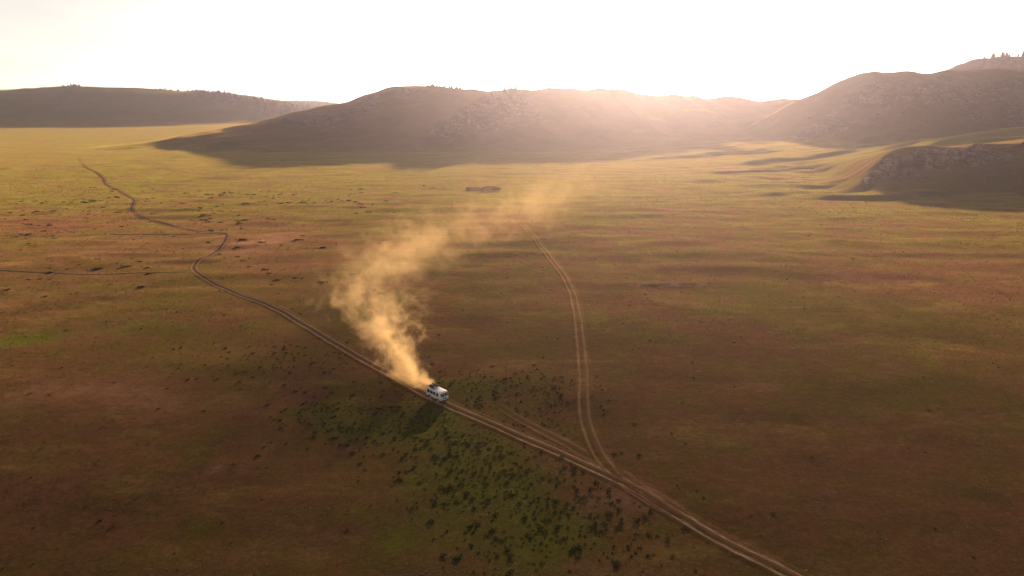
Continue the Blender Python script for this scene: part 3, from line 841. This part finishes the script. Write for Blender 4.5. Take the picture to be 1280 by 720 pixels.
van_xy = (-13.6, 116.8)
hd = Vector((13.9 - -27.8, 90.0 - 132.7, 0))
tv = Vector((-6.9 - -18.2, 110.1 - 121.6, 0))
VAN_RZ = math.atan2(tv.y, tv.x)
van = empty('van', (van_xy[0], van_xy[1], float(gz(*van_xy)) + 0.07), VAN_RZ)
tag(van, 'white boxy off-road van driving along the dirt track, raising dust', 'van')
HX, HY, Z0, Z1 = 2.18, 0.96, 0.56, 2.09
def M_(p):
    """bend an ideal box point onto the van's body: leaning windscreen, bowed nose, tumblehome, domed roof"""
    x, y, z = p
    zz = max(0.0, z - 1.28)
    if x > 1.2:
        k = (x - 1.2) / (HX - 1.2)
        x -= k * (0.34 * zz + 0.13 * (y / HY) ** 2)
        x -= k * 0.10 * max(0.0, 0.9 - z)
    elif x < -1.6:
        k = (-1.6 - x) / (HX - 1.6)
        x += k * (0.06 * zz + 0.07 * (y / HY) ** 2)
    y *= 1 - 0.085 * zz - 0.05 * max(0.0, 0.95 - z)
    if z > 1.9: z += 0.07 * (1 - (y / HY) ** 2) * min(1, (z - 1.9) / 0.15) - 0.05 * (abs(x) / HX) ** 3
    return Vector((x, y, z))
def bent(bm):
    for v in bm.verts: v.co = M_(v.co)
bm = bmesh.new()
bmesh.ops.create_cube(bm, size=1.0, matrix=Matrix.Translation((0, 0, (Z0 + Z1) / 2)) @ Matrix.Diagonal((2 * HX, 2 * HY, Z1 - Z0, 1)))
bmesh.ops.bevel(bm, geom=bm.edges[:], offset=0.2, segments=5, profile=0.6, affect='EDGES')
for cut in range(-3, 4):
    for ax, val in ((Vector((1, 0, 0)), cut * 0.55), (Vector((0, 1, 0)), cut * 0.22), (Vector((0, 0, 1)), cut * 0.2)):
        bmesh.ops.bisect_plane(bm, geom=bm.verts[:] + bm.edges[:] + bm.faces[:], dist=1e-4, plane_co=(0, 0, 1.3) if ax.z else ax * val, plane_no=ax) if not ax.z else \
            bmesh.ops.bisect_plane(bm, geom=bm.verts[:] + bm.edges[:] + bm.faces[:], dist=1e-4, plane_co=(0, 0, 1.32 + val), plane_no=ax)
bent(bm)
body = bm_obj('body', bm, M_PAINT, van, True)
def panel(name, mat, parent, face, a0, a1, b0, b1, out, th=0.03, cut=0.09, n=5):
    """rounded panel on a side of the ideal box, bent with the body. face: +x front, -x rear, +y/-y sides"""
    bm = bmesh.new()
    outline = []
    for (ca, cb, s) in ((a1 - cut, b1 - cut, 0), (a0 + cut, b1 - cut, 1), (a0 + cut, b0 + cut, 2), (a1 - cut, b0 + cut, 3)):
        for k in range(4):
            t = (s + k / 3) * math.pi / 2
            outline.append((ca + cut * math.cos(t), cb + cut * math.sin(t)))
    def P(a, b, o):
        if face == '+x': return (HX + o, a, b)
        if face == '-x': return (-HX - o, a, b)
        if face == '+y': return (a, HY + o, b)
        if face == '-y': return (a, -HY - o, b)
        return (a, b, Z1 + o)
    top = [bm.verts.new(P(a, b, out)) for a, b in outline]
    bot = [bm.verts.new(P(a, b, out - th)) for a, b in outline]
    f = bm.faces.new(top)
    m = len(top)
    for i in range(m): bm.faces.new((top[i], bot[i], bot[(i + 1) % m], top[(i + 1) % m]))
    for i in range(1, n):
        t = i / n
        for no, co in (((1, 0, 0), a0 + (a1 - a0) * t), ((0, 1, 0), a0 + (a1 - a0) * t), ((0, 0, 1), b0 + (b1 - b0) * t)):
            if face[1] == 'x' and no[0]: continue
            if face[1] == 'y' and no[1]: continue
            bmesh.ops.bisect_plane(bm, geom=bm.verts[:] + bm.edges[:] + bm.faces[:], dist=1e-5, plane_co=Vector(no) * co, plane_no=no)
    bmesh.ops.recalc_face_normals(bm, faces=bm.faces[:])
    bent(bm)
    return bm_obj(name, bm, mat, parent)
# front
for s in (-1, 1):
    a, b = sorted((s * 0.02, s * 0.86))
    w = panel('windscreen', M_GLASS, van, '+x', a, b, 1.28, 1.91, 0.014, cut=0.09)
    bm = bmesh.new()
    p0 = M_((HX, s * 0.35, 1.33)); p1 = M_((HX, s * 0.62, 1.62))
    d = p1 - p0; L = d.length
    r_ = bmesh.ops.create_cube(bm, size=1.0, matrix=Matrix.Translation((p0 + p1) / 2 + Vector((0.035, 0, 0))) @ d.to_track_quat('Z', 'X').to_matrix().to_4x4() @ Matrix.Diagonal((0.02, 0.02, L, 1)))
    bm_obj('wiper', bm, M_DARK, w)
    # headlight
    bm = bmesh.new()
    c = M_((HX, s * 0.66, 1.0))
    bmesh.ops.create_uvsphere(bm, u_segments=16, v_segments=8, radius=0.13, matrix=Matrix.Translation(c + Vector((-0.03, 0, 0))) @ Matrix.Diagonal((0.6, 1, 1, 1)))
    hl = bm_obj('headlight', bm, M_LAMP, van, True)
    bm = bmesh.new()
    bmesh.ops.create_cone(bm, cap_ends=False, segments=18, radius1=0.17, radius2=0.145, depth=0.09, matrix=Matrix.Translation(c) @ Matrix.Rotation(R(90), 4, 'Y'))
    bm_obj('headlight_ring', bm, M_PAINT, hl, True)
    bm = bmesh.new()
    bmesh.ops.create_uvsphere(bm, u_segments=10, v_segments=6, radius=0.055, matrix=Matrix.Translation(M_((HX, s * 0.70, 1.2)) + Vector((0.0, 0, 0))))
    bm_obj('turn_signal', bm, paint('amber_lens', (0.6, 0.22, 0.03), 0.2, dust=0) if s < 0 else bpy.data.materials['amber_lens'], van, True)
    # mirror
    bm = bmesh.new()
    box(bm, (1.62, s * 1.19, 1.55), (0.06, 0.17, 0.27), 0, 0.02)
    mr = bm_obj('wing_mirror', bm, M_DARK, van)
    bm = bmesh.new()
    box(bm, (1.60, s * 1.03, 1.44), (0.025, 0.30, 0.025))
    bm_obj('mirror_arm', bm, M_DARK, mr)
panel('grille', M_DARK, van, '+x', -0.36, 0.36, 0.86, 1.10, 0.012, cut=0.08)
bm = bmesh.new(); box(bm, (HX + 0.05, 0, 0.58), (0.14, 1.88, 0.26), 0, 0.03)
box(bm, (HX - 0.10, 0, 0.40), (0.10, 1.5, 0.22), 0, 0.02)
bp = bm_obj('front_bumper', bm, M_DARK, van)
bm = bmesh.new(); box(bm, (-HX - 0.05, 0, 0.58), (0.10, 1.80, 0.14), 0, 0.03)
bm_obj('rear_bumper', bm, M_DARK, van)
panel('number_plate', M_LAMP, van, '+x', -0.26, 0.26, 0.68, 0.79, 0.03, cut=0.015)
# sides
for s, fc in ((1, '+y'), (-1, '-y')):
    d1 = panel('cab_door', M_PAINT, van, fc, 0.80, 1.56, 0.72, 1.90, 0.012, cut=0.10)
    panel('window', M_GLASS, d1, fc, 0.86, 1.52, 1.28, 1.87, 0.020, cut=0.08)
    if s == -1:
        d2 = panel('side_door', M_PAINT, van, fc, -0.10, 0.66, 0.74, 1.90, 0.012, cut=0.08)
        panel('window', M_GLASS, d2, fc, -0.05, 0.62, 1.30, 1.86, 0.020, cut=0.07)
    else:
        panel('window', M_GLASS, van, fc, -0.05, 0.66, 1.30, 1.86, 0.014, cut=0.07)
    panel('window', M_GLASS, van, fc, -0.92, -0.17, 1.30, 1.86, 0.014, cut=0.07)
    panel('window', M_GLASS, van, fc, -1.85, -1.04, 1.30, 1.86, 0.014, cut=0.07)
    bm = bmesh.new(); box(bm, (0.88, s * 0.99, 1.16), (0.14, 0.03, 0.03)); bm_obj('door_handle', bm, M_DARK, d1)
    bm = bmesh.new(); box(bm, (0.02, s * 0.935, 0.55), (1.35, 0.05, 0.10)); bm_obj('sill', bm, M_DARK, van)
for s in (-1, 1):
    a, b = sorted((s * 0.06, s * 0.74))
    dr = panel('rear_door', M_PAINT, van, '-x', a, b, 0.74, 1.92, 0.012, cut=0.07)
    a, b = sorted((s * 0.14, s * 0.66))
    panel('window', M_GLASS, dr, '-x', a, b, 1.38, 1.80, 0.02, cut=0.07)
    bm = bmesh.new(); box(bm, (-HX - 0.0, s * 0.83, 0.95), (0.05, 0.10, 0.24), 0, 0.015)
    bm_obj('tail_light', bm, paint('red_lens', (0.4, 0.02, 0.015), 0.25, dust=0.1) if s < 0 else bpy.data.materials['red_lens'], van)
# wheels
def wheel(x, s):
    bm = bmesh.new()
    prof = [(0.23, -0.10), (0.33, -0.115), (0.375, -0.085), (0.388, -0.03), (0.388, 0.03), (0.375, 0.085), (0.33, 0.115), (0.23, 0.10)]
    seg = 28; rings = []
    for k in range(seg):
        a = 6.2832 * k / seg
        rings.append([bm.verts.new((r_ * math.cos(a), w_, r_ * math.sin(a))) for r_, w_ in prof])
    for k in range(seg):
        A, B = rings[k], rings[(k + 1) % seg]
        for i in range(len(prof) - 1): bm.faces.new((A[i], A[i + 1], B[i + 1], B[i]))
    t = bm_obj('wheel', bm, M_RUBBER, van, True)
    t.location = (x, s * 0.80, 0.388)
    bm = bmesh.new()
    prof = [(0.0, 0.065), (0.07, 0.07), (0.08, 0.045), (0.17, 0.03), (0.20, 0.07), (0.235, 0.09)]
    rings = []
    for k in range(seg):
        a = 6.2832 * k / seg
        rings.append([bm.verts.new((r_ * math.cos(a), s * w_, r_ * math.sin(a))) for r_, w_ in prof[1:]])
    cv = bm.verts.new((0, s * 0.065, 0))
    for k in range(seg):
        A, B = rings[k], rings[(k + 1) % seg]
        bm.faces.new((cv, A[0], B[0]))
        for i in range(len(prof) - 2): bm.faces.new((A[i], A[i + 1], B[i + 1], B[i]))
    bm_obj('rim', bm, M_RIM, t, True)
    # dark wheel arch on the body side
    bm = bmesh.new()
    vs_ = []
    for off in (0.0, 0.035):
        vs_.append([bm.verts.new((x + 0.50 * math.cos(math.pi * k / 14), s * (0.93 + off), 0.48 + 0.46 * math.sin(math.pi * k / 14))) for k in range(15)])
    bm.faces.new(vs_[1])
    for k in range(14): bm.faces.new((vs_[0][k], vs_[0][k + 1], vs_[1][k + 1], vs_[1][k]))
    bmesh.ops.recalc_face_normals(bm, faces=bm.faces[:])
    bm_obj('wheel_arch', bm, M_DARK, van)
for x in (1.22, -1.08):
    for s in (-1, 1): wheel(x, s)
bm = bmesh.new(); box(bm, (0.05, 0, 0.50), (3.9, 1.2, 0.16)); 
for x in (1.22, -1.08): box(bm, (x, 0, 0.40), (0.14, 1.45, 0.14))
bm_obj('chassis', bm, M_DARK, van)
# roof rack with slats
rack = empty('roof_rack', (0, 0, 0)); rack.parent = van
def bar(name, p0, p1, w, mat, parent):
    bm = bmesh.new(); d = Vector(p1) - Vector(p0)
    bmesh.ops.create_cone(bm, cap_ends=True, segments=8, radius1=w, radius2=w, depth=d.length, matrix=Matrix.Translation((Vector(p0) + Vector(p1)) / 2) @ d.to_track_quat('Z', 'X').to_matrix().to_4x4())
    return bm_obj(name, bm, mat, parent)
for y in (-0.78, 0.78):
    bar('rail', (-1.95, y, 2.24), (-0.10, y, 2.24), 0.02, M_STEEL, rack); bar('rail', (-1.95, y, 2.38), (-0.10, y, 2.38), 0.02, M_STEEL, rack)
    for x in (-1.95, -1.3, -0.7, -0.10): bar('post', (x, y, 2.02), (x, y, 2.38), 0.018, M_STEEL, rack)
for x in (-1.95, -1.6, -1.25, -0.9, -0.5, -0.10): bar('slat', (x, -0.78, 2.24), (x, 0.78, 2.24), 0.02, M_STEEL, rack)
bar('rail', (-1.95, -0.78, 2.38), (-1.95, 0.78, 2.38), 0.02, M_STEEL, rack); bar('rail', (-0.10, -0.78, 2.38), (-0.10, 0.78, 2.38), 0.02, M_STEEL, rack)
def bag(x, y, L, W, Hh, rz, mat, label):
    bm = bmesh.new()
    bmesh.ops.create_uvsphere(bm, u_segments=16, v_segments=10, radius=0.5)
    for v in bm.verts:
        c = v.co * 2
        q = [math.copysign(abs(k) ** 0.6, k) for k in c]
        v.co = Vector((q[0] * L / 2, q[1] * W / 2, q[2] * Hh / 2 * (1 + 0.12 * math.sin(5 * q[0]) * math.cos(4 * q[1])))) + Vector((0, 0, Hh / 2))
    o = bm_obj('luggage_bag', bm, mat, None, True)
    m = van.matrix_basis @ Matrix.Translation((x, y, 2.262)) @ Matrix.Rotation(rz, 4, 'Z')
    o.matrix_world = m
    tag(o, label, 'bag')
bag(-1.05, -0.40, 1.15, 0.66, 0.42, 0.1, M_BAG, 'long black duffel bag lying on the van roof rack')
bag(-0.62, 0.38, 0.72, 0.58, 0.36, 0.4, M_BAG, 'short black bag at the front of the van roof rack')
bag(-1.45, 0.36, 0.80, 0.64, 0.40, -0.2, M_BAG2, 'brown canvas bag at the rear of the van roof rack')

# ------------------------------------------------------------------ dust raised by the van
DK = [  # y, x, z, radius across, half height, strength
    (118.6, -15.4, 0.9, 1.4, 1.2, 1.0), (122.0, -18.0, 2.2, 3.8, 3.0, 0.85), (128.0, -21.5, 3.6, 6.8, 4.8, 0.58), (139.0, -27.0, 5.2, 10.5, 6.4, 0.34),
    (157.0, -34.0, 6.8, 16.0, 7.6, 0.135), (186.0, -33.0, 8.6, 20.0, 9.2, 0.036), (224.0, -26.0, 9.0, 28.0, 10.0, 0.026), (261.0, -9.0, 10.0, 36.0, 11.5, 0.020), (327.0, 24.0, 12.0, 48.0, 14.0, 0.008), (400.0, 48.0, 15.0, 60.0, 17.0, 0.004), (450.0, 55.0, 16.0, 36.0, 14.0, 0.0)]
def dust():
    D = np.array(DK)
    y0, y1 = D[0, 0], D[-1, 0]
    T = NT('dust')
    pos = T.n('ShaderNodeNewGeometry').outputs['Position']
    sep = T.n('ShaderNodeSeparateXYZ'); T.put(sep.inputs[0], pos)
    yn = T.math('POWER', T.math('DIVIDE', T.math('SUBTRACT', sep.outputs[1], y0), y1 - y0, clamp=True), 0.5)
    def curve(col):
        v = D[:, col]; lo, hi = v.min(), v.max()
        nd = T.n('ShaderNodeFloatCurve')
        T.put(nd.inputs['Value'], yn)
        cu = nd.mapping.curves[0]
        P = [(math.sqrt((a - y0) / (y1 - y0)), (b - lo) / (hi - lo)) for a, b in zip(D[:, 0], v)]
        cu.points[0].location = P[0]; cu.points[1].location = P[-1]
        for q in P[1:-1]: cu.points.new(*q)
        nd.mapping.update()
        return T.math('MULTIPLY_ADD', nd.outputs[0], hi - lo, lo)
    cx, cz, rx, rz, st = [curve(i) for i in (1, 2, 3, 4, 5)]
    # billows grow as the dust gets older
    sc_ = T.math('DIVIDE', 1.0, T.math('MULTIPLY_ADD', rx, 0.55, 1.2))
    vs_ = T.n('ShaderNodeVectorMath', operation='SCALE'); T.put(vs_.inputs[0], pos); vs_.inputs['Scale'].default_value = 1.0
    n1 = T.noise(vs_.outputs[0], 0.16, 5, 0.62, 0.9)
    n2 = T.noise(T.mapv(vs_.outputs[0], (1, 0.55, 1.3), (13, 5, 2)), 0.055, 4, 0.6, 0.8)
    dx = T.math('DIVIDE', T.math('SUBTRACT', sep.outputs[0], cx), rx)
    dz = T.math('DIVIDE', T.math('SUBTRACT', sep.outputs[2], cz), rz)
    dd = T.math('SQRT', T.math('ADD', T.math('MULTIPLY', dx, dx), T.math('MULTIPLY', dz, dz)))
    nn = T.math('ADD', T.math('MULTIPLY', T.math('SUBTRACT', n1, 0.5), 3.4), T.math('MULTIPLY', T.math('SUBTRACT', n2, 0.5), 1.7))
    n3 = T.noise(T.mapv(pos, (1, 1, 1.2), (3, 7, 1)), 0.55, 4, 0.65, 0.6)
    nn = T.math('ADD', nn, T.math('MULTIPLY', T.math('SUBTRACT', n3, 0.5), 1.1))
    val = T.math('ADD', T.math('SUBTRACT', 0.68, dd), nn)
    dens = T.math('MULTIPLY', T.ramp(val, 0.0, 0.9), T.math('MULTIPLY', T.ramp(dd, 1.12, 0.75), st))
    dens = T.math('MULTIPLY', dens, T.ramp(yn, 1.0, 0.72))
    pv = T.n('ShaderNodeVolumePrincipled')
    pv.inputs['Color'].default_value = (0.95, 0.71, 0.41, 1)
    pv.inputs['Anisotropy'].default_value = 0.35
    T.put(pv.inputs['Density'], T.math('MULTIPLY', dens, 0.42))
    T.t.links.new(pv.outputs[0], T.out.inputs['Volume'])
    T.m.cycles.volume_step_rate = 0.12
    # closed lumpy hull along the plume
    ys = np.linspace(0, 1, 46) ** 2 * (y1 - y0) + y0
    seg = 20
    V = []; 
    for y in ys:
        x, z, a, b = [np.interp(y, D[:, 0], D[:, i]) for i in (1, 2, 3, 4)]
        for k in range(seg):
            t = 6.2832 * k / seg
            w = 1.12 + 0.05 * math.sin(3 * t + y * 0.2)
            V.append((x + a * w * math.cos(t), y, max(-1.5, z + b * w * math.sin(t))))
    m = len(ys)
    F = []
    for j in range(m - 1):
        for k in range(seg):
            F.append((j * seg + k, j * seg + (k + 1) % seg, (j + 1) * seg + (k + 1) % seg, (j + 1) * seg + k))
    me = bpy.data.meshes.new('dust_cloud')
    me.from_pydata(V, [], F + [tuple(range(seg))[::-1], tuple((m - 1) * seg + k for k in range(seg))])
    me.update()
    bm = bmesh.new(); bm.from_mesh(me); bmesh.ops.recalc_face_normals(bm, faces=bm.faces[:]); bm.to_mesh(me); bm.free()
    me.materials.append(T.m)
    tag(link(bpy.data.objects.new('dust_cloud', me)), 'golden backlit dust plume trailing behind the van', 'dust', kind='stuff')
dust()

# ------------------------------------------------------------------ haze
T = NT('haze')
pv = T.n('ShaderNodeVolumePrincipled')
pv.inputs['Color'].default_value = (0.75, 0.71, 0.97, 1)
pv.inputs['Density'].default_value = 0.000092
pv.inputs['Anisotropy'].default_value = 0.79
T.t.links.new(pv.outputs[0], T.out.inputs['Volume'])
bm = bmesh.new()
box(bm, (0, 1550, 75), (6400, 3900, 175))
hz_o = bm_obj('haze', bm, T.m)
tag(hz_o, 'thin warm haze filling the air of the valley', kind='stuff')
